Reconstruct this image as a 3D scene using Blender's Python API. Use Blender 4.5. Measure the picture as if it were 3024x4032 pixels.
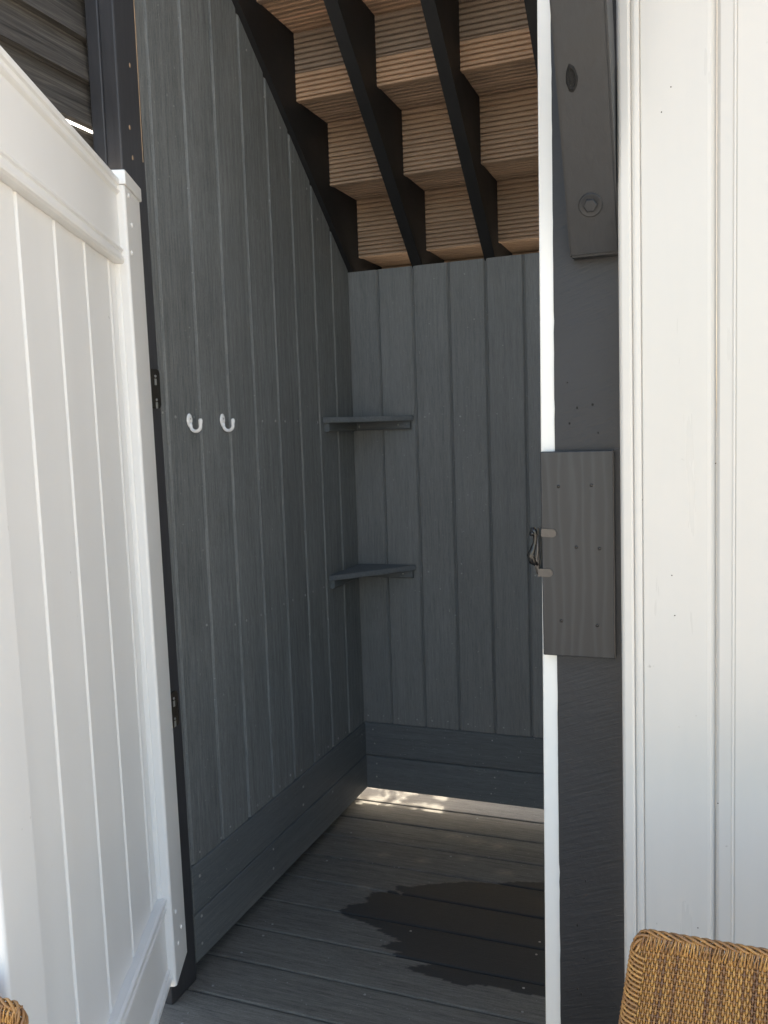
import bpy, bmesh, math, random
from mathutils import Matrix, Vector, noise

random.seed(11)
scene = bpy.context.scene
for o in list(bpy.data.objects):
    bpy.data.objects.remove(o)
COL = scene.collection

# ------------------------------------------------------------------ camera
cam_data = bpy.data.cameras.new('camera')
cam = bpy.data.objects.new('camera', cam_data)
COL.objects.link(cam)
YAW, PITCH, ROLL = -0.3724, -0.0934, 0.0339
fwd = Vector((math.sin(YAW) * math.cos(PITCH), math.cos(YAW) * math.cos(PITCH), math.sin(PITCH)))
rgt = Vector((math.cos(YAW), -math.sin(YAW), 0))
dwn = fwd.cross(rgt)
r2 = math.cos(ROLL) * rgt + math.sin(ROLL) * dwn
d2 = -math.sin(ROLL) * rgt + math.cos(ROLL) * dwn
cam.matrix_world = Matrix(((r2.x, -d2.x, -fwd.x, 1.345), (r2.y, -d2.y, -fwd.y, -3.1542),
                           (r2.z, -d2.z, -fwd.z, 1.4396), (0, 0, 0, 1)))
cam_data.sensor_fit = 'HORIZONTAL'
cam_data.sensor_width = 36.0
cam_data.lens = 3448.68 / 3024 * 36
cam_data.clip_start = 0.02
cam_data.clip_end = 2000
scene.camera = cam

# ------------------------------------------------------------------ sky, sun, exposure
SUN_EL = math.radians(38)
SX, SY = -0.26, 0.966                       # towards the sun, seen from above
world = bpy.data.worlds.new('World')
scene.world = world
world.use_nodes = True
wn = world.node_tree.nodes
sky = wn.new('ShaderNodeTexSky')
sky.sky_type = 'NISHITA'
sky.sun_disc = False
sky.sun_elevation = SUN_EL
sky.sun_rotation = math.atan2(SX, SY)
sky.dust_density = 3.0
sky.ozone_density = 0.6
wn['Background'].inputs['Strength'].default_value = 0.15
world.node_tree.links.new(sky.outputs['Color'], wn['Background'].inputs['Color'])
sun_data = bpy.data.lights.new('sun', 'SUN')
sun_data.energy = 3.0
sun_data.angle = math.radians(0.53)
sun_data.color = (1.0, 0.97, 0.92)
sun = bpy.data.objects.new('sun', sun_data)
COL.objects.link(sun)
s_dir = Vector((SX * math.cos(SUN_EL), SY * math.cos(SUN_EL), math.sin(SUN_EL)))
sun.rotation_euler = s_dir.to_track_quat('Z', 'Y').to_euler()
sun.location = (0, 6, 8)
scene.view_settings.view_transform = 'Standard'
scene.view_settings.look = 'None'
scene.view_settings.gamma = 1.0
scene.view_settings.exposure = 2.3
scene.view_settings.use_white_balance = True
scene.view_settings.white_balance_temperature = 7850
scene.view_settings.white_balance_tint = 10
scene.render.engine = 'CYCLES'
scene.cycles.use_denoising = True
scene.cycles.max_bounces = 8
scene.cycles.diffuse_bounces = 6
scene.cycles.glossy_bounces = 4

# ------------------------------------------------------------------ helpers
def srgb(r, g, b):
    f = lambda c: (c / 255 / 12.92) if c <= 10 else ((c / 255 + 0.055) / 1.055) ** 2.4
    return (f(r), f(g), f(b), 1)

def mat(name, rough=0.6):
    m = bpy.data.materials.new(name)
    m.use_nodes = True
    nt = m.node_tree
    b = nt.nodes['Principled BSDF']
    b.inputs['Roughness'].default_value = rough
    return m, nt, b

def N(nt, kind, **kw):
    n = nt.nodes.new(kind)
    for k, v in kw.items():
        setattr(n, k, v)
    return n

def ramp(nt, stops):
    n = nt.nodes.new('ShaderNodeValToRGB')
    e = n.color_ramp.elements
    e[0].position, e[0].color = stops[0]
    e[1].position, e[1].color = stops[-1]
    for p, c in stops[1:-1]:
        x = e.new(p)
        x.color = c
    return n

def coords(nt, scale, use_random=True):
    """object coordinates, shifted per object, stretched by scale"""
    tc = N(nt, 'ShaderNodeTexCoord')
    mp = N(nt, 'ShaderNodeMapping')
    mp.inputs['Scale'].default_value = scale
    nt.links.new(tc.outputs['Object'], mp.inputs['Vector'])
    if use_random:
        oi = N(nt, 'ShaderNodeObjectInfo')
        mu = N(nt, 'ShaderNodeMath', operation='MULTIPLY')
        mu.inputs[1].default_value = 37.0
        nt.links.new(oi.outputs['Random'], mu.inputs[0])
        nt.links.new(mu.outputs[0], mp.inputs['Location'])
    return mp.outputs['Vector']

def tex(nt, vec, scale, detail=4.0, rough=0.6, dist=0.0):
    n = N(nt, 'ShaderNodeTexNoise')
    n.inputs['Scale'].default_value = scale
    n.inputs['Detail'].default_value = detail
    n.inputs['Roughness'].default_value = rough
    n.inputs['Distortion'].default_value = dist
    nt.links.new(vec, n.inputs['Vector'])
    return n.outputs['Fac']

def mth(nt, op, a, b):
    n = N(nt, 'ShaderNodeMath', operation=op)
    for i, v in enumerate((a, b)):
        if isinstance(v, (int, float)):
            n.inputs[i].default_value = v
        else:
            nt.links.new(v, n.inputs[i])
    return n.outputs[0]

def mixc(nt, fac, a, b, kind='MIX'):
    n = N(nt, 'ShaderNodeMix', data_type='RGBA', blend_type=kind)
    for s, v in ((n.inputs['Factor'], fac), (n.inputs['A'], a), (n.inputs['B'], b)):
        if isinstance(v, (int, float, tuple)):
            s.default_value = v
        else:
            nt.links.new(v, s)
    return n.outputs['Result']

def bump(nt, b, h, strength, dist, chain=None):
    n = N(nt, 'ShaderNodeBump')
    n.inputs['Strength'].default_value = strength
    n.inputs['Distance'].default_value = dist
    nt.links.new(h, n.inputs['Height'])
    if chain:
        nt.links.new(chain, n.inputs['Normal'])
    nt.links.new(n.outputs['Normal'], b.inputs['Normal'])
    return n.outputs['Normal']

def axscale(axis, along, across):
    s = [across] * 3
    s['xyz'.index(axis)] = along
    return tuple(s)

# ------------------------------------------------------------------ materials
def composite(name, axis, dark, light, strength=0.8, wet=False, rough=0.55, scratch=0.0):
    """charcoal wood-plastic board with embossed grain running along an axis"""
    m, nt, b = mat(name, rough)
    v = coords(nt, axscale(axis, 7.0, 150))
    fine = tex(nt, v, 3.0, 5, 0.7, 0.35)
    v2 = coords(nt, axscale(axis, 1.6, 45))
    broad = tex(nt, v2, 2.0, 4, 0.6, 0.6)
    v3 = coords(nt, (1, 1, 1))
    speck = tex(nt, v3, 260, 3, 0.7)
    cloud = tex(nt, v3, 3.5, 4, 0.6)
    g = mth(nt, 'ADD', mth(nt, 'MULTIPLY', fine, 0.65), mth(nt, 'MULTIPLY', broad, 0.35))
    g = mth(nt, 'ADD', mth(nt, 'MULTIPLY', g, 0.8), mth(nt, 'MULTIPLY', speck, 0.2))
    cr = ramp(nt, [(0.36, dark), (0.5, tuple((dark[i] + light[i]) / 2 for i in range(3)) + (1,)), (0.66, light)])
    nt.links.new(g, cr.inputs['Fac'])
    oi = N(nt, 'ShaderNodeObjectInfo')
    val = mth(nt, 'ADD', mth(nt, 'MULTIPLY', oi.outputs['Random'], 0.12),
              mth(nt, 'ADD', mth(nt, 'MULTIPLY', cloud, 0.30), 0.83))
    hs = N(nt, 'ShaderNodeHueSaturation')
    nt.links.new(cr.outputs['Color'], hs.inputs['Color'])
    nt.links.new(val, hs.inputs['Value'])
    col = hs.outputs['Color']
    dr = ramp(nt, [(0.765, (0, 0, 0, 1)), (0.80, (1, 1, 1, 1))])
    nt.links.new(tex(nt, v3, 120, 1, 0.4), dr.inputs['Fac'])
    col = mixc(nt, mth(nt, 'MULTIPLY', dr.outputs['Color'], 0.55), col, srgb(170, 172, 170))
    r = mth(nt, 'ADD', mth(nt, 'MULTIPLY', fine, 0.25), rough - 0.12)
    hgt = mth(nt, 'ADD', g, mth(nt, 'MULTIPLY', fine, 0.5))
    if wet:
        at = N(nt, 'ShaderNodeAttribute', attribute_name='wet')
        w = at.outputs['Fac']
        col = mixc(nt, w, col, srgb(56, 58, 59))
        r = mth(nt, 'ADD', mth(nt, 'MULTIPLY', w, -0.10), r)
        sc = N(nt, 'ShaderNodeAttribute', attribute_name='sun_spot')
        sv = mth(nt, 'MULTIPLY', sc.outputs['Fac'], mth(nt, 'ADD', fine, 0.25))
        col = mixc(nt, sv, col, srgb(150, 141, 128))  # lightens the boards where sun spots are painted in
    if scratch:
        vs = coords(nt, axscale(axis, 35, 260))
        sn = ramp(nt, [(0.62, (0, 0, 0, 1)), (0.70, (1, 1, 1, 1))])
        nt.links.new(tex(nt, vs, 1.0, 3, 0.6, 1.0), sn.inputs['Fac'])
        pn = ramp(nt, [(0.56, (0, 0, 0, 1)), (0.68, (1, 1, 1, 1))])
        nt.links.new(tex(nt, v3, 6.0, 3, 0.5), pn.inputs['Fac'])
        col = mixc(nt, mth(nt, 'MULTIPLY', mth(nt, 'MULTIPLY', sn.outputs['Color'], pn.outputs['Color']), scratch), col, srgb(165, 168, 166))
    nt.links.new(col, b.inputs['Base Color'])
    nt.links.new(r, b.inputs['Roughness'])
    bump(nt, b, hgt, strength, 0.0012)
    b.inputs['Specular IOR Level'].default_value = 0.4
    return m

CH_D, CH_L = srgb(70, 74, 75), srgb(128, 131, 131)
M_WALL_V = composite('charcoal_board_upright', 'z', CH_D, CH_L, 0.9)
M_WALL_B = composite('charcoal_board_back', 'z', srgb(88, 91, 91), srgb(122, 124, 124), 0.35)
M_WALL_Y = composite('charcoal_board_along_depth', 'y', srgb(72, 77, 79), srgb(104, 109, 111), 0.6, scratch=0.5)
M_WALL_X = composite('charcoal_board_along_width', 'x', srgb(72, 77, 80), srgb(104, 109, 112), 0.5, scratch=0.6)
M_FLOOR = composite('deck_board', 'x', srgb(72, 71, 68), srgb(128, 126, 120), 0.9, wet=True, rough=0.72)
M_FLOOR.node_tree.nodes['Principled BSDF'].inputs['Specular IOR Level'].default_value = 0.15

def black_wood(name, axis, base, strength=0.5, rough=0.5, knots=False):
    m, nt, b = mat(name, rough)
    v = coords(nt, axscale(axis, 1.6, 28))
    g = tex(nt, v, 3.0, 5, 0.65, 0.4)
    v3 = coords(nt, (1, 1, 1))
    cl = tex(nt, v3, 6.0, 4, 0.6)
    cr = ramp(nt, [(0.3, tuple(c * 0.7 for c in base[:3]) + (1,)), (0.7, tuple(c * 1.25 for c in base[:3]) + (1,))])
    nt.links.new(mth(nt, 'ADD', mth(nt, 'MULTIPLY', g, 0.6), mth(nt, 'MULTIPLY', cl, 0.4)), cr.inputs['Fac'])
    nt.links.new(cr.outputs['Color'], b.inputs['Base Color'])
    nt.links.new(mth(nt, 'ADD', mth(nt, 'MULTIPLY', cl, 0.25), rough - 0.1), b.inputs['Roughness'])
    bump(nt, b, mth(nt, 'ADD', g, mth(nt, 'MULTIPLY', tex(nt, v3, 60, 3), 0.4)), strength, 0.0015)
    return m

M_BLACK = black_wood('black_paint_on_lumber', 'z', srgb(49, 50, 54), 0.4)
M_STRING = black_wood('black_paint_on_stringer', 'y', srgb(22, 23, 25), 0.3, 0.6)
M_POST = black_wood('dark_grey_paint_on_post', 'z', srgb(29, 32, 36), 0.5, 0.5)

def saw_post(name, base):
    """rough-sawn painted post: slanting saw marks under the paint"""
    m, nt, b = mat(name, 0.55)
    tc = N(nt, 'ShaderNodeTexCoord')
    mp = N(nt, 'ShaderNodeMapping')
    mp.inputs['Rotation'].default_value = (0, math.radians(20), 0)
    nt.links.new(tc.outputs['Object'], mp.inputs['Vector'])
    mp2 = N(nt, 'ShaderNodeMapping')
    mp2.inputs['Scale'].default_value = (9, 9, 120)
    nt.links.new(mp.outputs['Vector'], mp2.inputs['Vector'])
    saw = tex(nt, mp2.outputs['Vector'], 1.0, 4, 0.65, 0.4)
    v3 = coords(nt, (1, 1, 1), False)
    cl = tex(nt, v3, 5, 4, 0.6)
    cr = ramp(nt, [(0.3, tuple(c * 0.82 for c in base[:3]) + (1,)), (0.7, tuple(c * 1.15 for c in base[:3]) + (1,))])
    nt.links.new(cl, cr.inputs['Fac'])
    nt.links.new(cr.outputs['Color'], b.inputs['Base Color'])
    bump(nt, b, mth(nt, 'ADD', saw, mth(nt, 'MULTIPLY', tex(nt, v3, 40, 4), 0.9)), 0.55, 0.0020)
    return m
M_SAW = saw_post('grey_paint_on_sawn_post', srgb(34, 36, 40))

def figured(name):
    """painted plank with broad cathedral grain showing through"""
    m, nt, b = mat(name, 0.45)
    tc = N(nt, 'ShaderNodeTexCoord')
    mp = N(nt, 'ShaderNodeMapping')
    mp.inputs['Scale'].default_value = (1, 1, 0.14)
    nt.links.new(tc.outputs['Object'], mp.inputs['Vector'])
    w = N(nt, 'ShaderNodeTexWave', wave_type='BANDS', bands_direction='X')
    w.inputs['Scale'].default_value = 14
    w.inputs['Distortion'].default_value = 10.0
    w.inputs['Detail'].default_value = 3
    w.inputs['Detail Scale'].default_value = 1.1
    nt.links.new(mp.outputs['Vector'], w.inputs['Vector'])
    cr = ramp(nt, [(0.0, srgb(28, 31, 35)), (0.6, srgb(31, 34, 38)), (1.0, srgb(40, 43, 47))])
    nt.links.new(w.outputs['Fac'], cr.inputs['Fac'])
    nt.links.new(cr.outputs['Color'], b.inputs['Base Color'])
    v3 = coords(nt, (1, 1, 1), False)
    bump(nt, b, mth(nt, 'ADD', w.outputs['Fac'], tex(nt, v3, 150, 3)), 0.12, 0.001)
    return m
M_PLANK = figured('grey_paint_on_figured_plank')

def stained(name):
    m, nt, b = mat(name, 0.55)
    v = coords(nt, (60, 1.6, 60))
    g = tex(nt, v, 1.6, 5, 0.65, 1.0)
    cr = ramp(nt, [(0.32, srgb(38, 36, 34)), (0.52, srgb(70, 67, 64)), (0.70, srgb(106, 102, 97))])
    nt.links.new(g, cr.inputs['Fac'])
    nt.links.new(cr.outputs['Color'], b.inputs['Base Color'])
    bump(nt, b, g, 0.5, 0.002)
    return m
M_STAIN = stained('dark_stained_screen_plank')

def vinyl(name, base, rough=0.32, dirt=0.5):
    m, nt, b = mat(name, rough)
    v3 = coords(nt, (1, 1, 1))
    vs = coords(nt, (9, 9, 0.7))
    cl = tex(nt, v3, 2.2, 4, 0.6)
    st = tex(nt, vs, 2.5, 4, 0.6)
    c = ramp(nt, [(0.3, tuple(x * 0.955 for x in base[:3]) + (1,)), (0.7, base)])
    nt.links.new(mth(nt, 'ADD', mth(nt, 'MULTIPLY', cl, 0.5), mth(nt, 'MULTIPLY', st, 0.5)), c.inputs['Fac'])
    sp = tex(nt, v3, 55, 2, 0.5)
    sr = ramp(nt, [(0.77, (0, 0, 0, 1)), (0.83, (1, 1, 1, 1))])
    nt.links.new(sp, sr.inputs['Fac'])
    col = mixc(nt, mth(nt, 'MULTIPLY', sr.outputs['Color'], dirt), c.outputs['Color'], srgb(120, 116, 108))
    nt.links.new(col, b.inputs['Base Color'])
    nt.links.new(mth(nt, 'ADD', mth(nt, 'MULTIPLY', st, 0.18), rough - 0.09), b.inputs['Roughness'])
    bump(nt, b, mth(nt, 'ADD', mth(nt, 'MULTIPLY', st, 0.3), mth(nt, 'MULTIPLY', cl, 2)), 0.05, 0.004)
    return m
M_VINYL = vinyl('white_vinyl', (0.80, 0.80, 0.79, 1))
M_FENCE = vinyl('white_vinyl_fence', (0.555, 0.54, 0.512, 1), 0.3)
M_TRIM = vinyl('white_paint_trim', (0.80, 0.80, 0.77, 1), 0.4, 0.7)

def brown(name, a, bcol):
    m, nt, b = mat(name, 0.75)
    v = coords(nt, (1.5, 25, 25))
    g = tex(nt, v, 3, 5, 0.7)
    v3 = coords(nt, (1, 1, 1))
    sp = tex(nt, v3, 220, 3, 0.75)
    cl = tex(nt, v3, 4.0, 4, 0.6)
    cr = ramp(nt, [(0.25, a), (0.75, bcol)])
    f = mth(nt, 'ADD', mth(nt, 'MULTIPLY', sp, 0.45), mth(nt, 'ADD', mth(nt, 'MULTIPLY', g, 0.25), mth(nt, 'MULTIPLY', cl, 0.3)))
    nt.links.new(f, cr.inputs['Fac'])
    nt.links.new(cr.outputs['Color'], b.inputs['Base Color'])
    bump(nt, b, sp, 0.5, 0.0012)
    return m
M_BROWN = [brown('brown_composite', srgb(118, 97, 80), srgb(178, 151, 128)),
           brown('brown_composite_greyed', srgb(100, 87, 77), srgb(154, 135, 119)),
           brown('brown_composite_bright', srgb(138, 110, 88), srgb(196, 163, 136))]

def plain(name, c, rough=0.5, metal=0.0, noise_amt=0.15):
    m, nt, b = mat(name, rough)
    v3 = coords(nt, (1, 1, 1))
    cl = tex(nt, v3, 30, 4, 0.6)
    cr = ramp(nt, [(0.3, tuple(x * (1 - noise_amt) for x in c[:3]) + (1,)), (0.7, tuple(min(1, x * (1 + noise_amt)) for x in c[:3]) + (1,))])
    nt.links.new(cl, cr.inputs['Fac'])
    nt.links.new(cr.outputs['Color'], b.inputs['Base Color'])
    b.inputs['Metallic'].default_value = metal
    return m
M_BMETAL = plain('black_enamelled_metal', srgb(11, 11, 12), 0.25)
M_GMETAL = plain('worn_grey_metal', srgb(78, 74, 71), 0.42, 0.3)
M_HOOK = plain('white_enamelled_hook', (0.78, 0.78, 0.78, 1), 0.25, 0, 0.04)
M_SCREW = plain('zinc_screw', srgb(150, 152, 150), 0.4, 0.5)
M_RAW = plain('raw_wood_edge', srgb(150, 128, 104), 0.8)
M_CONC = plain('pale_concrete', (0.56, 0.515, 0.45, 1), 0.85, 0, 0.1)
M_SOIL = plain('dark_gap', srgb(15, 15, 15), 0.9)

def wicker(name):
    m, nt, b = mat(name, 0.42)
    at = N(nt, 'ShaderNodeAttribute', attribute_name='tone')
    v3 = coords(nt, (1, 1, 1), False)
    cl = tex(nt, v3, 90, 3, 0.6)
    cr = ramp(nt, [(0.0, srgb(72, 48, 36)), (0.40, srgb(114, 80, 56)), (0.74, srgb(158, 113, 64)), (1.0, srgb(184, 138, 78))])
    nt.links.new(mth(nt, 'ADD', mth(nt, 'MULTIPLY', cl, 0.5), mth(nt, 'MULTIPLY', at.outputs['Fac'], 0.72)), cr.inputs['Fac'])
    nt.links.new(cr.outputs['Color'], b.inputs['Base Color'])
    return m
M_WICK = wicker('wicker_strand')

# ------------------------------------------------------------------ mesh helpers
def link(name, me, m=None, parent=None, loc=None, rot=None):
    o = bpy.data.objects.new(name, me)
    COL.objects.link(o)
    if parent:
        o.parent = parent
    if loc:
        o.location = loc
    if rot:
        o.rotation_euler = rot
    if m and me and not me.materials:
        me.materials.append(m)
    return o

def thing(name, label, cat, loc=(0, 0, 0), rot=(0, 0, 0), group=None):
    o = bpy.data.objects.new(name, None)
    COL.objects.link(o)
    o.empty_display_size = 0.1
    o.location = loc
    o.rotation_euler = rot
    o['label'] = label
    o['category'] = cat
    if group:
        o['group'] = group
    return o

def tag(o, label, cat, group=None):
    o['label'] = label
    o['category'] = cat
    if group:
        o['group'] = group
    return o

def to3(axis, u, v, a):
    return {'z': (u, v, a), 'x': (a, u, v), 'y': (u, a, v)}[axis]

def finish(bm, name):
    bmesh.ops.recalc_face_normals(bm, faces=bm.faces)
    me = bpy.data.meshes.new(name)
    bm.to_mesh(me)
    bm.free()
    return me

def prism(pts, axis, a0, a1, bm=None):
    """closed 2-D outline pulled from a0 to a1 along an axis; a0/a1 may be functions of (u, v)"""
    own = bm is None
    bm = bm or bmesh.new()
    fa = a0 if callable(a0) else (lambda u, v: a0)
    fb = a1 if callable(a1) else (lambda u, v: a1)
    A = [bm.verts.new(to3(axis, u, v, fa(u, v))) for u, v in pts]
    B = [bm.verts.new(to3(axis, u, v, fb(u, v))) for u, v in pts]
    n = len(pts)
    for i in range(n):
        bm.faces.new((A[i], A[(i + 1) % n], B[(i + 1) % n], B[i]))
    bm.faces.new(A)
    bm.faces.new(B)
    return finish(bm, 'prism') if own else bm

def box(x0, x1, y0, y1, z0, z1, bev=0.0, seg=2, bm=None):
    own = bm is None
    bm = bm or bmesh.new()
    r = bmesh.ops.create_cube(bm, size=1)
    for v in r['verts']:
        v.co = (x0 + (v.co.x + .5) * (x1 - x0), y0 + (v.co.y + .5) * (y1 - y0), z0 + (v.co.z + .5) * (z1 - z0))
    if bev:
        es = {e for v in r['verts'] for e in v.link_edges}
        bmesh.ops.bevel(bm, geom=list(es), offset=bev, segments=seg, affect='EDGES', profile=0.5)
    return finish(bm, 'box') if own else bm

def tube(path, radius, sides=8, bm=None, closed_ends=True, tone=None, lay=None):
    own = bm is None
    bm = bm or bmesh.new()
    rings = []
    n = len(path)
    prev = None
    for i, p in enumerate(path):
        p = Vector(p)
        t = (Vector(path[min(i + 1, n - 1)]) - Vector(path[max(i - 1, 0)]))
        if t.length < 1e-9:
            t = Vector((0, 0, 1))
        t.normalize()
        if prev is None:
            ref = Vector((0, 0, 1)) if abs(t.z) < .9 else Vector((1, 0, 0))
            nx = t.cross(ref).normalized()
        else:
            nx = (prev - t * prev.dot(t)).normalized()
        prev = nx
        ny = t.cross(nx)
        r = radius[i] if isinstance(radius, (list, tuple)) else radius
        ring = [bm.verts.new(p + (nx * math.cos(2 * math.pi * k / sides) + ny * math.sin(2 * math.pi * k / sides)) * r) for k in range(sides)]
        if lay is not None:
            for v in ring:
                v[lay] = tone
        rings.append(ring)
    for a, b in zip(rings, rings[1:]):
        for k in range(sides):
            f = bm.faces.new((a[k], a[(k + 1) % sides], b[(k + 1) % sides], b[k]))
            f.smooth = True
    if closed_ends:
        bm.faces.new(rings[0][::-1])
        bm.faces.new(rings[-1])
    return finish(bm, 'tube') if own else bm

def disc(r, h, sides=10, dome=0.5):
    """low round screw head, along +z, origin at its base"""
    bm = bmesh.new()
    prof = [(r, 0), (r, h * .5), (r * .72, h), (0.0001, h * 1.05)]
    rings = [[bm.verts.new((rr * math.cos(2 * math.pi * k / sides), rr * math.sin(2 * math.pi * k / sides), z)) for k in range(sides)] for rr, z in prof]
    for a, b in zip(rings, rings[1:]):
        for k in range(sides):
            f = bm.faces.new((a[k], a[(k + 1) % sides], b[(k + 1) % sides], b[k]))
            f.smooth = True
    bm.faces.new(rings[0][::-1])
    bmesh.ops.remove_doubles(bm, verts=bm.verts, dist=1e-5)
    return finish(bm, 'screw')

ME_SCREW = disc(0.0036, 0.0018)
ME_SCREW.materials.append(M_SCREW)
def screw(parent, loc, normal, scale=1.0, m=None):
    o = link('screw', ME_SCREW, None, parent, loc)
    o.rotation_euler = Vector(normal).to_track_quat('Z', 'Y').to_euler()
    o.scale = (scale, scale, scale)
    return o

ZF = -0.045                                    # top of the deck boards
STR = lambda y: 2.044 - 0.83 * y               # underside line of the stair stringers

# ------------------------------------------------------------------ ground
bm = bmesh.new()
bmesh.ops.create_grid(bm, x_segments=1, y_segments=1, size=300)
g = link('ground', finish(bm, 'ground'), M_CONC, None, (0, 0, -0.16))
g['kind'] = 'structure'

# ------------------------------------------------------------------ deck floor with its boards
floor = bpy.data.objects.new('deck_floor', None)
COL.objects.link(floor)
floor['kind'] = 'structure'
WET = [(0.95, -0.40), (0.795, -0.436), (0.653, -0.489), (0.537, -0.518), (0.451, -0.564), (0.395, -0.598), (0.338, -0.605),
       (0.379, -0.648), (0.341, -0.636), (0.293, -0.667), (0.279, -0.695), (0.297, -0.728), (0.262, -0.754), (0.231, -0.798),
       (0.275, -0.823), (0.39, -0.848), (0.38, -0.865), (0.456, -0.88), (0.466, -0.896), (0.421, -0.93), (0.472, -0.945),
       (0.472, -0.963), (0.53, -0.962), (0.596, -0.965), (0.527, -1.005), (0.58, -1.022), (0.623, -1.025), (0.673, -1.031),
       (0.72, -1.029), (0.755, -1.009), (0.836, -1.015), (1.1, -1.003)]
SUN_SPOTS = [(0.232, -0.421, .025), (0.377, -0.422, .028), (0.665, -0.419, .035), (0.512, -0.229, .045), (0.43, -0.215, .05),  # faint sun spots, painted into the board colour
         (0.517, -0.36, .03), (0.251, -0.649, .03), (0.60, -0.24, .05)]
def inside(x, y, poly):
    c = False
    j = len(poly) - 1
    for i in range(len(poly)):
        xi, yi = poly[i]
        xj, yj = poly[j]
        if (yi > y) != (yj > y) and x < (xj - xi) * (y - yi) / (yj - yi) + xi:
            c = not c
        j = i
    return c

def floor_board(y0, y1, x0, x1, fine):
    """deck board: eased edges, top as a fine strip grid where the wet patch lies"""
    bm = bmesh.new()
    lw = bm.verts.layers.float.new('wet')
    ls = bm.verts.layers.float.new('sun_spot')
    xs = [x0]
    if fine:
        xs += [-.02 + .005 * i for i in range(215)]
    xs += [x1]
    rows = [(y0, ZF - .024), (y0, ZF - .004), (y0 + .002, ZF - .001)]
    n = 26 if fine else 1
    rows += [(y0 + .005 + (y1 - y0 - .01) * i / n, ZF) for i in range(n + 1)]
    rows += [(y1 - .002, ZF - .001), (y1, ZF - .004), (y1, ZF - .024)]
    grid = []
    for x in xs:
        line = []
        for (y, z) in rows:
            v = bm.verts.new((x, y, z))
            if fine and x > 0:
                jx = noise.noise((x * 14, y * 60, 1.0)) * .02 + noise.noise((x * 60, y * 190, 5.0)) * .012
                jy = noise.noise((x * 20, y * 40, 9.0)) * .008
                v[lw] = sum(inside(x + jx + dx, y + jy + dy, WET) for dx, dy in ((0, 0), (.003, 0), (-.003, 0))) / 3
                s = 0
                for sx, sy, sr in SUN_SPOTS:
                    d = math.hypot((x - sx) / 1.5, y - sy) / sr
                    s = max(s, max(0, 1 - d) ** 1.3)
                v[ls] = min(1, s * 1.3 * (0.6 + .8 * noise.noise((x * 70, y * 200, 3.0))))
            line.append(v)
        grid.append(line)
    for a, b in zip(grid, grid[1:]):
        for k in range(len(rows) - 1):
            bm.faces.new((a[k], b[k], b[k + 1], a[k + 1]))
    return finish(bm, 'floor_board')

FP = 0.1575
for k in range(-2, 12):
    yc = -0.018 - k * FP
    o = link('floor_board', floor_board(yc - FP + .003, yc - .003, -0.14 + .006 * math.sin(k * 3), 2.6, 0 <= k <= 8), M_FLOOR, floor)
o = link('underdeck_shade', box(-.12, 2.58, -1.88, .28, -.155, ZF - .026), M_SOIL, floor)  # near-black box standing in for the shade under the boards
ME_FS = disc(0.0035, 0.0009)
ME_FS.materials.append(M_SCREW)
for k in range(0, 9):
    for x in (0.06, 0.47, 0.86):
        for dy in (-.03, -.125):
            if random.random() < .5:
                link('screw', ME_FS, None, floor, (x + random.uniform(-.01, .01), -0.018 - k * FP + dy, ZF))

# ------------------------------------------------------------------ wall boards
def vboard_profile(a0, a1, depth=.018, ch=.0055, gap=.0020):
    """cross-section in (along, out): front at 0, chamfered edges, tongue closing the joint"""
    return [(a0 + gap, -ch), (a0 + gap + ch, 0), (a1 - gap - ch, 0), (a1 - gap, -ch),
            (a1 - gap, -.009), (a1 + .004, -.009), (a1 + .004, -depth), (a0 + gap, -depth)]

SK = 0.1382
# --- left wall (plane x = 0)
lw = thing('side_wall', 'charcoal board wall with two white coat hooks, left of the stall', 'wall', (0, 0, 0))
gr = [0.1554 + .1533 * k for k in range(8)]
edges = [0.0] + gr + [1.2635]
for a, b in zip(edges, edges[1:]):
    pts = [(o_, -s) for s, o_ in vboard_profile(a, b)]
    if b > 1.26:
        pts = [(o_, -s) for s, o_ in [(a + .0025, -.004), (a + .0065, 0), (b, 0), (b, -.018), (a + .0025, -.018)]]
    me = prism(pts, 'z', 2 * SK + .0015, lambda u, v: STR(v) + .03)
    for vv in me.vertices:                       # the outer edge runs slightly out of plumb
        if vv.co.y < -1.25:
            vv.co.y = -1.235 - .0142 * (vv.co.z - .17)
    link('wall_board', me, M_WALL_V, lw)
for i in range(2):
    z0, z1 = i * SK, (i + 1) * SK
    g = .0015
    pts = [(-.018, z0 + g), (-.003, z0 + g), (0, z0 + g + .003), (0, z1 - g - .003), (-.003, z1 - g), (-.009, z1 - g), (-.009, z1 + .004), (-.018, z1 + .004)]
    pts = [(p[0] + .0015, p[1]) for p in pts]
    link('skirting_board', prism(pts, 'y', -1.2355, -.001), M_WALL_Y, lw)
for y, z in [(-1.249, 1.503), (-1.193, 1.492), (-1.106, 1.491), (-.727, 1.48), (-.642, 1.48), (-.576, 1.479), (-.485, 1.479), (-.327, 1.474),
             (-.332, .883), (-.422, .884), (-.482, .882), (-.577, .884), (-.641, .883), (-.724, .885), (-.793, .879), (-.883, .881), (-.948, .883), (-1.099, .915),
             (-1.192, .3), (-1.083, .29), (-.872, .298), (-.798, .295), (-.724, .298), (-.648, .306), (-.568, .292), (-.427, .295), (-.35, .297), (-.26, .297), (-.192, .297), (-1.031, .3)]:
    screw(lw, (0, y, z), (1, 0, 0), random.uniform(.75, 1.15))
for y, z in [(-.564, .232), (-.57, .171), (-.789, .116), (-.795, .055), (-1.201, .236), (-1.203, .121), (-1.207, .044), (-.332, .12), (-.04, .236)]:
    screw(lw, (.0015, y, z), (1, 0, 0), random.uniform(.9, 1.3))
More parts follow.
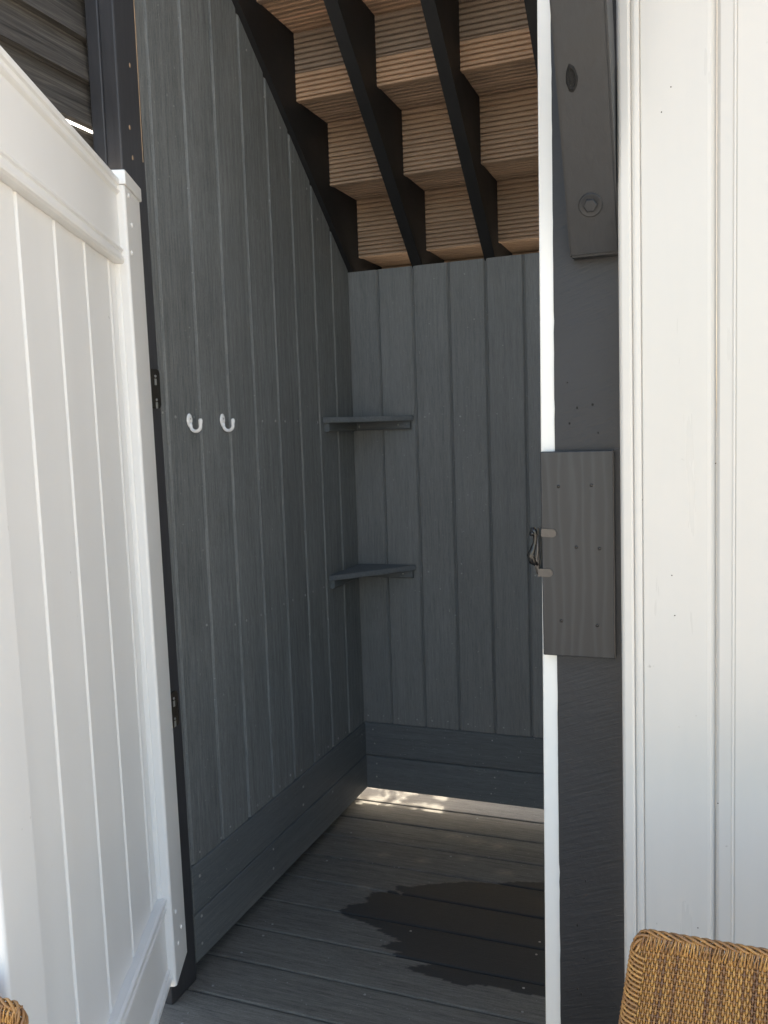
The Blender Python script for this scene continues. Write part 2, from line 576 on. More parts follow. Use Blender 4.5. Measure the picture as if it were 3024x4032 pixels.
# screws just under the stair line
for k, y in enumerate([-.72, -.62, -.52, -.44, -.34, -.26]):
    screw(lw, (0, y, STR(y) - .05 - .02 * (k % 2)), (1, 0, 0), .9)
link('raw_edge_strip', box(-.006, .0006, -1.2705, -1.2690, 2.12, 3.05), M_RAW, lw)

# --- back wall (plane y = 0)
bw = thing('back_wall', 'charcoal board wall at the back of the stall, under the stairs', 'wall', (0, 0, 0))
edges = [-.018] + [.1168 + .14 * k for k in range(7)] + [1.03]
for a, b in zip(edges, edges[1:]):
    pts = [(s, -o_) for s, o_ in vboard_profile(a, b, .016)]
    link('wall_board', prism(pts, 'z', 2 * SK + .0015, 2.044), M_WALL_B, bw)
for i in range(2):
    z0, z1 = i * SK, (i + 1) * SK
    g = .0018
    pts = [(.015, z0 + g), (.003, z0 + g), (0, z0 + g + .003), (0, z1 - g - .003), (.003, z1 - g), (.008, z1 - g), (.008, z1 + .004), (.015, z1 + .004)]
    pts = [(p[0] - .0015, p[1]) for p in pts]
    link('skirting_board', prism(pts, 'x', -.0175, 1.03), M_WALL_X, bw)
for x, z in [(.016, .303), (.081, .306), (.145, .301), (.223, .304), (.285, .305), (.349, .308), (.43, .305), (.516, .305), (.569, .304), (.65, .305), (.291, 1.483), (.288, .893), (.43, 1.48), (.57, 1.485), (.42, .89), (.7, .89)]:
    screw(bw, (x, 0, z), (0, -1, 0), random.uniform(.7, 1))
for x, z in [(.035, .247), (.524, .25), (.046, .107), (.044, .053), (.515, .039), (.53, .105), (.04, .19)]:
    screw(bw, (x, -.0015, z), (0, -1, 0), random.uniform(.8, 1.2))

# framing behind the boards closes the corner and the gap under the side wall
link('corner_stud', box(-.0900, -.0190, .0172, .0580, .05, 2.03), M_BLACK, bw)
link('corner_stud', box(-.0188, .0400, .0162, .0400, .05, 2.03), M_BLACK, bw)
link('bottom_plate', box(-.0900, -.0500, -1.235, .0168, -.158, .06), M_BLACK, lw)
link('sill_plate', box(-.0900, -.0190, -1.235, .0168, .0605, .10), M_BLACK, lw)
# --- right wall (plane x = 1.03, behind the jamb)
rw = thing('partition_wall', 'charcoal board wall behind the white jamb, right of the stall', 'wall', (0, 0, 0))
for k in range(9):
    a, b = .02 + .151 * k, .02 + .151 * (k + 1)
    pts = [(1.05 - o_, -s) for s, o_ in vboard_profile(a, b)]
    link('wall_board', prism(pts, 'z', 0, lambda u, v: STR(v) + .03), M_WALL_V, rw)

# ------------------------------------------------------------------ staircase overhead
st = thing('staircase', 'black stringers with brown grooved treads and risers overhead', 'staircase', (0, 0, 0))
RUN, RISE, Y0, Z0 = .2465, .2125, .062, 2.112
ZK = lambda k: Z0 + RISE * k                    # underside of tread k
YK = lambda k: Y0 - RUN * k                     # back face of riser k (at the near end of tread k)
KMIN, KMAX = -9, 5
def stringer(xr, w, rot=0.0, zlift=0.0):
    """sawtooth stringer; teeth carry the treads, the lower edge is straight"""
    pts = []
    for k in range(KMIN, KMAX + 1):
        pts.append((YK(k - 1) - .0 , ZK(k) - .0005))
        pts.append((YK(k) + .016, ZK(k) - .0005)) if False else None
        pts.append((YK(k) + .004, ZK(k) - .0005))
        pts.append((YK(k) + .0005, ZK(k) + .004))
    top = (YK(KMAX), ZK(KMAX + 1) - .01)
    pts.append(top)
    low = [(top[0], STR(top[0]) + zlift), (YK(KMIN - 1), STR(YK(KMIN - 1)) + zlift)]
    pts += low
    me = prism(pts, 'x', -w, 0)
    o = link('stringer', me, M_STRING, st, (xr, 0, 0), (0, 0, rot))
    return o
stringer(.019, .040)
stringer(.297, .040, .022)
stringer(.574, .040, .022)
stringer(.872, .040)
STX0, STX1 = -.02, .875

def grooved(w, flat0=.006, flat1=.006, th=.024, pitch=.0163, slot=.36, deep=.0098):
    """board cross-section (s across, t out of the grooved face at t = 0)"""
    pts = [(0, -th), (0, -.002), (.002, 0), (flat0, 0)]
    s = flat0
    n = max(1, int(round((w - flat0 - flat1) / pitch)))
    p = (w - flat0 - flat1) / n
    for i in range(n):
        pts += [(s + p * f, t) for f, t in ((.02, -deep), (slot - .04, -deep), (slot, -.0022), (slot + .08, 0), (.88, .0002), (.985, -.0012))]
        s += p
    pts += [(w - .002, 0), (w, -.002), (w, -th)]
    return pts

tone = {}
for k in range(KMIN, KMAX + 1):
    y_far, y_near = YK(k - 1) + .028, YK(k) + .0255
    half = (y_far - y_near - .009) / 2
    for j in range(2):
        y0 = y_near + j * (half + .009)
        pts = [(y0 + s, ZK(k) - t) for s, t in grooved(half, .004, .004, pitch=.0262, slot=.48, deep=.0095)]
        link('tread_board', prism(pts, 'x', STX0, STX1), M_BROWN[2 if k == 3 else 0], st)
    # riser behind the far end of tread k: from tread k up to tread k + 1
    z0, z1 = ZK(k) + .0255, ZK(k + 1) - .001
    cut = z0 + .058
    zb = ZK(k) - .004
    pts = [(YK(k) - t, cut + .0015 + s) for s, t in grooved(z1 - cut - .0015, .004, .004)]
    link('riser_board', prism(pts, 'x', STX0, STX1), M_BROWN[1 if k == 2 else 0], st)
    pts = [(YK(k) - t, zb + s) for s, t in grooved(cut - zb, .007, .003)]
    link('riser_board', prism(pts, 'x', STX0, STX1), M_BROWN[2 if k == 2 else 0], st)

# ------------------------------------------------------------------ posts, jamb, plank, brace
def post_timber(x0, x1, y0, y1, z0, z1, bev=.004):
    return box(x0, x1, y0, y1, z0, z1, bev, 2)
gp = thing('gate_post', 'black post of two planks at the left edge, carrying the gate hinges', 'post', (-.045, -1.31, ZF))
for x0, x1 in ((-.084, -.0455), (-.0445, -.0012)):
    link('post_plank', post_timber(x0 + .045, x1 + .045, -1.352 + 1.31, -1.2365 + 1.31, .0005, 3.2), M_BLACK, gp)
for (y, z) in ((-1.30, 2.34), (-1.315, 2.19), (-1.31, 2.12)):
    o = link('paint_chip', disc(.006, .0008, 7), M_RAW, gp, (-.0012 + .045, y + 1.31, z - ZF))
    o.rotation_euler = Vector((1, 0, 0)).to_track_quat('Z', 'Y').to_euler()
    o.scale = (.5, 1, 1)

# right post with an uneven painted edge
rp = thing('corner_post', 'dark grey painted sawn post between white jamb and white fence', 'post', (1.10, -1.35, ZF))
def edgy_post(x0, x1, y0, y1, z0, z1):
    bm = bmesh.new()
    n = 150
    rings = []
    for i in range(n + 1):
        z = z0 + (z1 - z0) * i / n
        j = noise.noise((z * 7, 3.3, 0)) * .0006 + max(0, noise.noise((z * 55, 7.7, 0)) - .15) * .0026
        lean = .0055 * (z - 1.2)
        xl = x0 + lean + j
        rings.append([bm.verts.new(p) for p in ((xl, y0, z), (x1 - .004, y0, z), (x1, y0 + .004, z), (x1, y1, z), (xl, y1, z))])
    for a, b in zip(rings, rings[1:]):
        for k in range(5):
            bm.faces.new((a[k], a[(k + 1) % 5], b[(k + 1) % 5], b[k]))
    bm.faces.new(rings[0])
    bm.faces.new(rings[-1])
    return finish(bm, 'post')
link('post_timber', edgy_post(1.029 - 1.10, 1.172 - 1.10, -1.4035 + 1.35, -1.31 + 1.35, .0005, 3.2), M_SAW, rp)
bmk = disc(.0016, .0006, 7)
bmk.materials.append(M_SOIL)
for x, z in ((1.057, 1.52), (1.075, 1.47), (1.105, 1.475), (1.06, 1.44), (1.07, .55), (1.08, .50), (1.062, .40), (1.075, .33), (1.06, .26), (1.068, .25), (1.115, 1.42)):
    o = link('nail_hole', bmk, None, rp, (x - 1.10, -1.4036 + 1.35, z - ZF))
    o.rotation_euler = Vector((0, -1, 0)).to_track_quat('Z', 'Y').to_euler()
    o.scale = (random.uniform(.8, 1.5), random.uniform(.8, 2.0), 1)

jl = .0086
def jamb_x(z, e):
    return (1.0 if e == 0 else 1.060) + jl * (z - 1.2)
bm = bmesh.new()
vs = []
for z in (ZF + .0005, 3.15):
    vs.append([bm.verts.new(p) for p in ((jamb_x(z, 0) + .002, -1.4005, z), (jamb_x(z, 1), -1.4005, z), (jamb_x(z, 1), -1.365, z), (jamb_x(z, 0), -1.365, z), (jamb_x(z, 0), -1.3985, z))])
for k in range(5):
    bm.faces.new((vs[0][k], vs[0][(k + 1) % 5], vs[1][(k + 1) % 5], vs[1][k]))
bm.faces.new(vs[0]); bm.faces.new(vs[1])
for bmv in bm.verts:
    pass
jo = link('door_jamb', finish(bm, 'jamb'), M_TRIM)
tag(jo, 'narrow white upright trim strip along the dark corner post', 'jamb')

# plank behind the latch
ME_DK = disc(.0034, .0012, 9)
ME_DK.materials.append(M_BMETAL)
pk = thing('latch_plank', 'short grey painted plank screwed over the jamb, behind the latch', 'plank', (1.075, -1.414, .976))
link('plank_face', box(-.0705, .0705, -.010, .0095, 0, .410, .002, 2), M_PLANK, pk)
for x, z in ((1.040, 1.317), (1.104, 1.319), (1.073, 1.197), (1.118, 1.195), (1.042, 1.048), (1.112, 1.042)):
    o = link('screw', ME_DK, None, pk, (x - 1.075, -.0101, z - .976))
    o.rotation_euler = Vector((0, -1, 0)).to_track_quat('Z', 'Y').to_euler()

# knee brace with bolt
br = thing('knee_brace', 'dark grey knotty brace bolted to the corner post, leaning forward', 'brace', (1.117, -1.404, 1.752))
fy = lambda z: -1.441 - .456 * (z - 1.752)
top = 3.12
pts = [(-1.441, 1.752), (-1.4045, 1.752), (-1.4045, 1.905), (fy(top) + .105, top), (fy(top), top)]
pts = [(y + 1.404, z - 1.752) for y, z in pts]
me = prism(pts, 'x', -.046, .046)
bmx = bmesh.new(); bmx.from_mesh(me)
bmesh.ops.bevel(bmx, geom=bmx.edges[:], offset=.004, segments=2, affect='EDGES')
me = finish(bmx, 'brace')
link('brace_timber', me, M_POST, br)
bn = Vector((0, -.91, -.415)).normalized()
def on_brace(x, z, out=0.0):
    return (x - 1.117, fy(z) + 1.404 + bn.y * out, z - 1.752 + bn.z * out)
bm = bmesh.new()
def lathe(prof, sides, bm):
    rings = [[bm.verts.new((r * math.cos(2 * math.pi * k / sides), r * math.sin(2 * math.pi * k / sides), z)) for k in range(sides)] for r, z in prof]
    for a, b in zip(rings, rings[1:]):
        for k in range(sides):
            bm.faces.new((a[k], a[(k + 1) % sides], b[(k + 1) % sides], b[k]))
    bm.faces.new(rings[-1])
    return bm
lathe([(.0215, -.002), (.0215, .0022), (.0200, .0036), (.018, .0034), (.013, .0026)], 28, bm)
wsh = link('washer', finish(bm, 'washer'), M_POST, br, on_brace(1.116, 1.836))
wsh.rotation_euler = bn.to_track_quat('Z', 'Y').to_euler()
bm = bmesh.new()
lathe([(.0125, .002), (.0125, .0085), (.0108, .0100)], 6, bm)
bh = link('bolt_head', finish(bm, 'bolt'), M_POST, br, on_brace(1.116, 1.836))
bh.rotation_euler = bn.to_track_quat('Z', 'Y').to_euler()
# knot: cracked dark plug
bm = bmesh.new()
ring = []
for k in range(18):
    a = 2 * math.pi * k / 18
    r = .0100 * (1 + .35 * noise.noise((math.cos(a) * 1.6 + 3, math.sin(a) * 1.6, 8)))
    ring.append((r * .8 * math.cos(a), r * 1.5 * math.sin(a)))
c0 = [bm.verts.new((x * 1.35, y * 1.3, 0.0002)) for x, y in ring]
c1 = [bm.verts.new((x, y, .0016 * (1 + 1.6 * random.random()))) for x, y in ring]
c2 = [bm.verts.new((x * .7, y * .75, -.001 + .002 * random.random())) for x, y in ring]
c3 = [bm.verts.new((x * .3, y * .4, .001 * random.random())) for x, y in ring]
for a, b in ((c0, c1), (c1, c2), (c2, c3)):
    for k in range(18):
        bm.faces.new((a[k], a[(k + 1) % 18], b[(k + 1) % 18], b[k]))
bm.faces.new(c3)
kn = link('knot', finish(bm, 'knot'), M_SOIL, br, on_brace(1.0985, 2.03, .0005))
kn.rotation_euler = bn.to_track_quat('Z', 'Y').to_euler()

# ------------------------------------------------------------------ latch
la = thing('gate_latch', 'black metal gate latch with two grey tabs bent onto the plank', 'latch', (1.0, -1.42, 1.13))
def tab(x0, x1, z0, z1):
    r = (z1 - z0) / 2
    pts = [(x0, z0), (x1 - r, z0)]
    pts += [(x1 - r + r * math.sin(a), (z0 + z1) / 2 - r * math.cos(a)) for a in [math.pi * i / 10 for i in range(1, 10)]]
    pts += [(x1 - r, z1), (x0, z1)]
    return prism(pts, 'y', -.0071, -.0046)
link('tab', tab(.0, .030, 1.2175 - 1.13, 1.2335 - 1.13), M_GMETAL, la, (0, 0, 0), (0, .05, 0))
link('tab', tab(-.0035, .0265, 1.1365 - 1.13, 1.1525 - 1.13), M_GMETAL, la)
bm = bmesh.new()
box(-.0035, .0, -.006, .04, .006, .105, .001, 1, bm)
link('back_plate', finish(bm, 'plate'), M_BMETAL, la)
lever = [(-.005, -.004, .03), (-.013, -.010, .038), (-.016, -.012, .05), (-.012, -.010, .062), (-.008, -.008, .075), (-.007, -.008, .088), (-.010, -.008, .098), (-.012, -.008, .106)]
link('lever', tube(lever, [.005, .0075, .008, .0055, .004, .0045, .0065, .0045], 10), M_BMETAL, la)
for z in (.050, .094):
    o = link('pivot_bolt', disc(.0055, .005, 12), M_BMETAL, la, (-.012, -.012, z))
    o.rotation_euler = Vector((-.5, -.85, 0)).to_track_quat('Z', 'Y').to_euler()
link('spring_arm', tube([(-.004, -.006, .012), (-.007, -.009, .03), (-.003, -.008, .06), (-.003, -.006, .09)], .0022, 8), M_GMETAL, la)
link('catch', prism([(-.009, .022), (-.002, .016), (-.002, .04), (-.008, .045)], 'y', -.008, .0), M_GMETAL, la)

# ------------------------------------------------------------------ white fence on the right
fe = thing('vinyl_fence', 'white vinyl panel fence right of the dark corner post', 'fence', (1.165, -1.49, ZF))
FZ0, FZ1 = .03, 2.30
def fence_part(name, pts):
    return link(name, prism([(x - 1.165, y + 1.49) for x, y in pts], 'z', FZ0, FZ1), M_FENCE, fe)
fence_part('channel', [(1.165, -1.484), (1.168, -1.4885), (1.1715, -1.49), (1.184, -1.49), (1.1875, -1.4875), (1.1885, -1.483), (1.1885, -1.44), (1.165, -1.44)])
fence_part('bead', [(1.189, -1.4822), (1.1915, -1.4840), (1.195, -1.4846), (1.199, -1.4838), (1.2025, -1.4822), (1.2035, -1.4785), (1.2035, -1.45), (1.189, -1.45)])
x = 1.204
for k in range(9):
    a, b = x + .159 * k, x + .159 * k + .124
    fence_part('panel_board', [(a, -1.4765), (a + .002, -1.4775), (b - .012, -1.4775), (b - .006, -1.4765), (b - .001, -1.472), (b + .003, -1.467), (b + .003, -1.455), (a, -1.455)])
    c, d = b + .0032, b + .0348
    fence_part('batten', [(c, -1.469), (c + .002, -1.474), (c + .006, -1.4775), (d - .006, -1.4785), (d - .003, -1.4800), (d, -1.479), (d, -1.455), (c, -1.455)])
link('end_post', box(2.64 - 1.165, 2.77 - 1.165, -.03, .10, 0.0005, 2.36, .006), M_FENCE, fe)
sp = disc(.0012, .0005, 7)
sp.materials.append(M_SOIL)
for (x_, y_, z_) in ((1.256, -1.4777, 2.02), (1.203, -1.4788, 1.295), (1.255, -1.4777, 1.155), (1.26, -1.4777, 1.08), (1.335, -1.4787, .73), (1.24, -1.4777, 1.98), (1.33, -1.4775, 1.36), (1.30, -1.4777, .48)):
    o = link('dirt_speck', sp, None, fe, (x_ - 1.165, y_ + 1.49, z_ - ZF))
    o.rotation_euler = Vector((0, -1, 0)).to_track_quat('Z', 'Y').to_euler()

# ------------------------------------------------------------------ white gate
ANG = math.radians(23.83)
GA = thing('vinyl_gate', 'white vinyl board gate standing open on the left', 'gate',
           (.066 + math.cos(ANG) * .0116, -1.385 + math.sin(ANG) * .0116, 0), (.0058, 0, ANG - math.pi / 2))
SZ0, SZ1 = .14, 1.99
def stile(u0, u1):
    bm = bmesh.new()
    r = .007
    pts = []
    for cx, cy, a0 in ((u1 - r, -r, 0), (u0 + r, -r, 90), (u0 + r, -.055 + r, 180), (u1 - r, -.055 + r, 270)):
        pts += [(cx + r * math.cos(math.radians(a0 + t)), cy + r * math.sin(math.radians(a0 + t))) for t in (0, 22.5, 45, 67.5, 90)]
    prism(pts, 'z', SZ0, SZ1, bm)
    return finish(bm, 'stile')
for (u0, u1) in ((-.001, .145), (.942, 1.068)):
    link('stile', stile(u0, u1), M_VINYL, GA)
    link('stile_cap', box(u0 - .004, u1 + .004, -.060, .004, 1.991, 2.022, .0025), M_VINYL, GA)
def rail(z0, z1, flip):
    f = -.010
    h = z1 - z0
    pr = [(0, -.048), (0, f - .006), (.003, f - .001), (.008, f), (.014, f - .001), (.0165, f - .005), (.024, f - .006), (.0265, f - .002), (.03, f - .001), (.033, f - .003),
          (.037, f - .008), (.05, f - .008)]
    up = [(h - s, n) for s, n in pr[::-1]]
    pts = [(n, z0 + s) for s, n in pr + up]
    return prism(pts, 'x', .1452, .9418)
link('rail', rail(1.822, 2.006, 0), M_VINYL, GA)
link('rail', rail(.150, .362, 0), M_VINYL, GA)
gu = [.03, .208, .383, .561, .740, .918, 1.05]
for a, b in zip(gu, gu[1:]):
    a, b = max(a, .1455), min(b, .9415)
    c = .0075
    la_ = a if a <= .146 else a + .0004
    pts = [(la_, -.0415), (la_ + .0015, -.0410), (la_ + .0045, -.0330), (la_ + c, -.0305)]
    n = 8
    for i in range(1, n):
        t = i / n
        pts.append((la_ + c + (b - la_ - 2 * c) * t, -.0305 - .0022 * math.sin(math.pi * t)))
    pts += [(b - c, -.0305), (b - .0045, -.0330), (b - .0015, -.0410), (b - .0004, -.0415), (b - .0004, -.044), (la_, -.044)]
    link('gate_board', prism(pts, 'z', .3625, 1.8215), M_VINYL, GA)
link('backing_sheet', box(.146, .941, -.0475, -.0445, .3625, 1.8215), M_VINYL, GA)
link('edge_channel', prism([(.1454, -.0365), (.1454, -.020), (.149, -.020), (.151, -.024), (.151, -.0365)], 'z', .3625, 1.8215), M_VINYL, GA)
ME_WS = disc(.0055, .003, 10)
ME_WS.materials.append(M_VINYL)
for u, z in ((.114, 1.975), (.101, 1.914), (.117, 1.850), (.107, .305), (.057, .238), (.101, .222)):
    o = link('screw', ME_WS, None, GA, (u, 0, z))
    o.rotation_euler = Vector((0, 1, 0)).to_track_quat('Z', 'Y').to_euler()

# hinges on the post face
for i, (z0, z1, lab) in enumerate(((1.513, 1.612, 'upper black hinge plate on the post beside the open white gate'), (.683, .777, 'lower black hinge plate on the post beside the open white gate'))):
    h = bpy.data.objects.new('hinge', None); COL.objects.link(h); h.parent = gp; h.location = (-.0012 + .045, .012, z0 - ZF); h['label'] = lab
    r = .010
    y0, y1 = -.045, .041
    pts = [(y0, 0), (y1 - r, 0), (y1 - r * .3, r * .3), (y1, r), (y1, z1 - z0 - r), (y1 - r * .3, z1 - z0 - r * .3), (y1 - r, z1 - z0), (y0, z1 - z0)]
    link('hinge_plate', prism(pts, 'x', .0003, .0045), M_BMETAL, h)
    link('knuckle', tube([(.030, -.052, .004), (.030, -.052, z1 - z0 - .004)], .012, 14), M_BMETAL, h)
    link('hinge_arm', box(.0, .036, -.058, -.046, .012, z1 - z0 - .012, .002), M_BMETAL, h)
    for zz in (.022, z1 - z0 - .018):
        o = link('screw', ME_SCREW, None, h, (.0047, .022, zz))
        o.rotation_euler = Vector((1, 0, 0)).to_track_quat('Z', 'Y').to_euler()
        link('slot', prism([(.018, zz - .022), (.026, zz - .022), (.026, zz - .006), (.018, zz - .006)], 'x', .0046, .0052), M_SCREW, h)

# ------------------------------------------------------------------ coat hooks
for i, (y, lab) in enumerate(((-1.131, 'white coat hook on the side wall, nearer to the gate'), (-.964, 'white coat hook on the side wall, nearer to the shelves'))):
    h = thing('coat_hook', lab, 'hook', (0.0005, y, 1.455), group='white coat hooks')
    bm = bmesh.new()
    n = 20
    outl = []
    for k in range(n):
        a = 2 * math.pi * k / n
        w = .0130 * (1 if math.sin(a) > 0 else .62 + .38 * (1 + math.sin(a)))
        outl.append((w * math.cos(a), .027 + .0195 * math.sin(a)))
    A = [bm.verts.new((0, u, v)) for u, v in outl]
    B = [bm.verts.new((.0025, u, v)) for u, v in outl]
    Cc = [bm.verts.new((.0048, u * .6, .027 + (v - .027) * .75)) for u, v in outl]
    for P_, Q_ in ((A, B), (B, Cc)):
        for k in range(n):
            f = bm.faces.new((P_[k], P_[(k + 1) % n], Q_[(k + 1) % n], Q_[k])); f.smooth = True
    bm.faces.new(A[::-1]); bm.faces.new(Cc)
    link('hook_plate', finish(bm, 'plate'), M_HOOK, h)
    path = [(.003, 0, .020), (.0045, 0, .012)]
    for t in range(0, 11):
        a = math.radians(195 + t * 17.5)
        path.append((.0195 + .0155 * math.cos(a), 0, .0125 + .0145 * math.sin(a)))
    path += [(.0352, 0, .020), (.0356, 0, .027), (.0352, 0, .0315)]
    rad = [.0048] * len(path)
    rad[-3:] = [.0055, .0058, .0034]
    link('hook_arm', tube(path, rad, 12), M_HOOK, h)
    for zz in (.032,):
        o = link('screw', ME_SCREW, None, h, (.0046, 0, zz))
        o.rotation_euler = Vector((1, 0, 0)).to_track_quat('Z', 'Y').to_euler()
        o.scale = (.7, .7, .7)

# ------------------------------------------------------------------ corner shelves
for (zt, th, ly, lx, lab) in ((1.4915, .0205, .291, .249, 'upper triangular charcoal corner shelf on two cleats'), (.9185, .0195, .296, .240, 'lower triangular charcoal corner shelf on two cleats')):
    s = thing('corner_shelf', lab, 'shelf', (0, 0, zt - th), group='corner shelves')
    pts = [(.002, -.002), (lx, -.002), (lx, -.012), (.014, -ly), (.002, -ly)]
    me = prism(pts, 'z', 0, th)
    bmx = bmesh.new(); bmx.from_mesh(me)
    bmesh.ops.bevel(bmx, geom=bmx.edges[:], offset=.0025, segments=2, affect='EDGES')
    link('shelf_board', finish(bmx, 'shelf'), M_WALL_X, s)
    cp = [(.0006, -.0315), (.014, -.0315), (.019, -.026), (.019, -.0012), (.0006, -.0012)]
    link('cleat', prism(cp, 'y', -(ly - .018), -.0202), M_WALL_Y, s)
    cp = [(-.0006, -.0315), (-.014, -.0315), (-.019, -.026), (-.019, -.0012), (-.0006, -.0012)]
    link('cleat', prism(cp, 'x', .0025, lx - .012), M_WALL_X, s)
    for x_ in (.03, .19):
        screw(s, (x_, -.0192, -.014), (0, -1, 0), .8)

# ------------------------------------------------------------------ slatted screen up on the left
sc_ = thing('plank_screen', 'dark stained horizontal plank screen behind the gate top', 'screen', (-.085, -1.36, 2.0))
zz = [2.095, 2.190, 2.300, 2.398, 2.500, 2.602, 2.704, 2.806, 2.91, 3.01]
for a, b in zip(zz, zz[1:]):
    lo = a + (.005 if abs(a - 2.19) < .001 else .0)
    hi = b + (.0 if abs(b - 2.19) < .001 else .012)
    t = .012
    pts = [(0, lo - 2.0), (-.0235, hi - 2.0), (-.044, hi - 2.0), (-.020, lo - 2.0)]
    link('plank', prism(pts, 'y', -2.6, .55), M_STAIN, sc_)
link('screen_post', box(-.075, .0, -2.66, -2.605, -2.0 + ZF + .001, 1.2, .004), M_BLACK, sc_)

# ------------------------------------------------------------------ shrub out of view, added to dapple the sun reaching the floor
sh = thing('dapple_shrub', 'leafy green shrub added unseen behind the back wall to dapple the sun', 'dapple_shrub', (-.42, 1.62, -.16))
bm = bmesh.new()
rs = random.Random(5)
for _ in range(470):
    while True:
        p = Vector((rs.uniform(-1, 1), rs.uniform(-1, 1), rs.uniform(-1, 1)))
        if .25 < p.length < 1:
            break
    p = Vector((p.x * .36, p.y * .42, 1.2 + p.z * .55))
    q = Matrix.Rotation(rs.uniform(0, 6.28), 3, 'Z') @ Matrix.Rotation(rs.uniform(-.9, .9), 3, 'X')
    L, Wd = rs.uniform(.035, .06), rs.uniform(.014, .022)
    bm.faces.new([bm.verts.new(p + q @ Vector(c)) for c in ((-L, 0, 0), (-L * .2, -Wd, .004), (L, 0, -.006), (-L * .2, Wd, .004))])
link('foliage', finish(bm, 'foliage'), plain('shrub_leaf', (.06, .10, .03, 1), .5), sh)
for k in range(7):
    a = k * .9
    link('stem', tube([(.03 * math.cos(a), .03 * math.sin(a), 0), (.08 * math.cos(a), .08 * math.sin(a), .5), (.2 * math.cos(a), .24 * math.sin(a), 1.25)], [.012, .009, .004], 6), M_STAIN, sh)

# ------------------------------------------------------------------ boarded deck out of view, added to cut sky light on the fence
dk = thing('shade_deck', 'dark boarded deck added out of view to shade the white fence', 'deck', (0, 0, 3.14))
for k in range(9):
    y0 = -2.61 + .153 * k
    link('deck_board', box(.92, 3.0, y0, y0 + .148, .10, .126), M_STAIN, dk)
for y in (-2.42, -2.02, -1.62, -1.27):
    link('joist', box(.93, 2.98, y - .02, y + .02, -.015, .099), M_BLACK, dk)

# ------------------------------------------------------------------ wicker chairs
def weave_panel(bm, lay, w, h, pitch, rod, r, arc=0.0, taper=0.0):
    """plain weave of upright strands over level rods, in the x-z plane, front towards -y"""
    ns = int(w / pitch)
    nr = int(h / rod)
    for i in range(ns + 1):
        s = i / ns - .5
        path = []
        ph = i % 2
        tn = .62 + .38 * random.random() if random.random() < .75 else .15 + .4 * random.random()
        for k in range(2 * nr + 1):
            z = h * k / (2 * nr)
            flare = 1 + taper * (1 - z / h)
            off = (1 if ((k // 2) + ph) % 2 == 0 else -1) * (1 if k % 2 else 0)
            path.append((s * w * flare + noise.noise((i * .7, k * .13, 2)) * .0003, off * (r * 1.7), z))
        tube(path, r, 5, bm, False, tn, lay)
    for k in range(nr):
        z = h * (2 * k + 1) / (2 * nr)
        flare = 1 + taper * (1 - z / h)
        tube([(-.5 * w * flare, 0, z), (.5 * w * flare, 0, z)], r * .75, 5, bm, False, .3 + .3 * random.random(), lay)

def braid(bm, lay, path, rad, r, turns, n=3):
    """strands twisted round a path"""
    P = [Vector(p) for p in path]
    cum = [0]
    for a, b in zip(P, P[1:]):
        cum.append(cum[-1] + (b - a).length)
    L = cum[-1]
    def at(d):
        for i in range(len(P) - 1):
            if d <= cum[i + 1] or i == len(P) - 2:
                t = (d - cum[i]) / max(1e-9, cum[i + 1] - cum[i])
                return P[i].lerp(P[i + 1], t), (P[i + 1] - P[i]).normalized()
    steps = int(turns * 10)
    for s in range(n):
        path2 = []
        for k in range(steps + 1):
            p, t = at(L * k / steps)
            nx = Vector((0, 1, 0))
            ny = t.cross(nx).normalized()
            a = 2 * math.pi * (turns * k / steps + s / n)
            path2.append(p + (nx * math.cos(a) + ny * math.sin(a)) * rad)
        tube(path2, r, 6, bm, True, .35 + .5 * random.random(), lay)

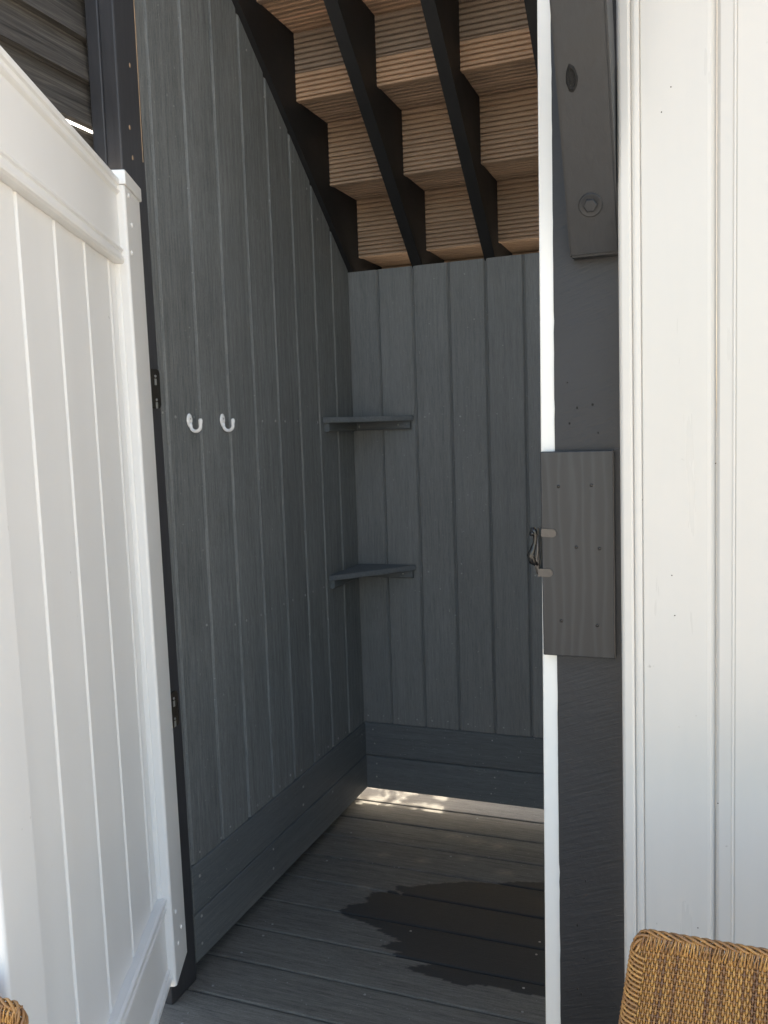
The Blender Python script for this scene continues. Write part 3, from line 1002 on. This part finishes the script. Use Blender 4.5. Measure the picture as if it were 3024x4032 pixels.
def make_chair(label):
    c = thing('wicker_chair', label, 'chair')
    W, H = .56, .40
    rec = math.radians(13)
    bm = bmesh.new()
    lay = bm.verts.layers.float.new('tone')
    weave_panel(bm, lay, W, H, .0029, .0068, .00150, taper=.2)
    o = link('backrest_weave', finish(bm, 'weave'), M_WICK, c, (0, 0, .372), (-rec, 0, 0))
    o['kind'] = 'stuff'
    # rim: braided edge up one side, over the top, down the other
    bm = bmesh.new()
    lay = bm.verts.layers.float.new('tone')
    path = []
    wb, wt, R = W / 2 * 1.2, W / 2, .016
    path += [(-wb - .004, 0, 0), (-wt - .004, 0, H - R)]
    path += [(-wt - .004 + R - R * math.cos(a), 0, H - R + R * math.sin(a)) for a in [math.radians(t) for t in (20, 45, 70)]]
    path += [(-wt - .004 + R, 0, H)]
    path += [(wt + .004 - R, 0, H)]
    path += [(wt + .004 - R + R * math.sin(a), 0, H - R + R * math.cos(a)) for a in [math.radians(t) for t in (20, 45, 70)]]
    path += [(wt + .004, 0, H - R), (wb + .004, 0, 0)]
    braid(bm, lay, path, .0040, .0018, 26, 4)
    # hoops wrapped round the side and top frame
    for side in (-1, 1):
        n = 64
        for k in range(n):
            z = (H - .026) * k / n
            xc = side * (wt + (wb - wt) * (1 - z / H) - .001)
            tn = .3 + .6 * random.random()
            pts = []
            for t in range(9):
                a = math.radians(-30 + 240 * t / 8)
                pts.append((xc + side * (.0115 * math.sin(a) - .004), -.0085 * math.cos(a), z + .026 * t / 8 - .002 * math.sin(a)))
            tube(pts, .0017, 6, bm, False, tn, lay)
    n = 150
    for k in range(n):
        xx = -wt + 2 * wt * (k + .5) / n
        tn = .3 + .65 * random.random()
        j = random.uniform(-.0015, .0035)
        pts = [(xx, -.0024, H - .020), (xx + .001 + j * .3, -.0040, H - .013), (xx + .002 + j, -.0050, H - .006), (xx + .003 + j, -.0030, H - .001), (xx + .003 + j, .003, H)]
        tube(pts, .0011, 5, bm, False, tn, lay)
    o = link('backrest_rim', finish(bm, 'rim'), M_WICK, c, (0, 0, .372), (-rec, 0, 0))
    o['kind'] = 'stuff'
    link('back_shell', prism([(-W / 2 + .006, H - .022), (W / 2 - .006, H - .022), (W / 2 * 1.2 - .006, 0), (-W / 2 * 1.2 + .006, 0)], 'y', .0055, .012), M_STAIN, c, (0, 0, .372), (-rec, 0, 0))
    # back shell, arms, seat, legs (coarser weave, below the picture)
    def slab(name, w, h, loc, rot, pitch=.007, rod=.014, r=.0034):
        bm = bmesh.new()
        lay = bm.verts.layers.float.new('tone')
        weave_panel(bm, lay, w, h, pitch, rod, r)
        return link(name, finish(bm, name), M_WICK, c, loc, rot)
    slab('seat_weave', .66, .50, (0, .0, .37), (math.radians(90), 0, 0))
    slab('front_apron', .68, .22, (0, -.50, .15), (0, 0, 0))
    for s in (-1, 1):
        slab('arm_side', .48, .40, (s * .345, -.26, .15), (0, 0, math.radians(90)))
        link('arm_top', box(s * .345 - .035, s * .345 + .035, -.52, -.02, .552, .585, .012, 3), M_WICK, c)
        for y in (-.48, -.03):
            link('leg', prism([(s * .27 - .018, y - .018), (s * .27 + .018, y - .018), (s * .27 + .018, y + .018), (s * .27 - .018, y + .018)], 'z', 0, .16), M_STAIN, c)
    return c
def copy_thing(src, label):
    r = src.copy(); COL.objects.link(r); r['label'] = label
    for ch in src.children:
        d = ch.copy(); COL.objects.link(d); d.parent = r
        d.matrix_parent_inverse = ch.matrix_parent_inverse.copy()
    return r
ch1 = make_chair('tan wicker chair in front of the white fence, lower right corner')
ch1['group'] = 'wicker chairs'
# place so that the left top corner of the back falls at (1.247, -2.027, .78)
hz, hy = .372 + .40 * math.cos(math.radians(13)), .40 * math.sin(math.radians(13))
ch1.location = (1.240 + .284, -2.03 - hy, .778 - hz)
ch2 = copy_thing(ch1, 'brown wicker chair showing only its top corner, lower left corner')
ch2.location = (.577 - .284, -2.41 - hy, .778 - hz)
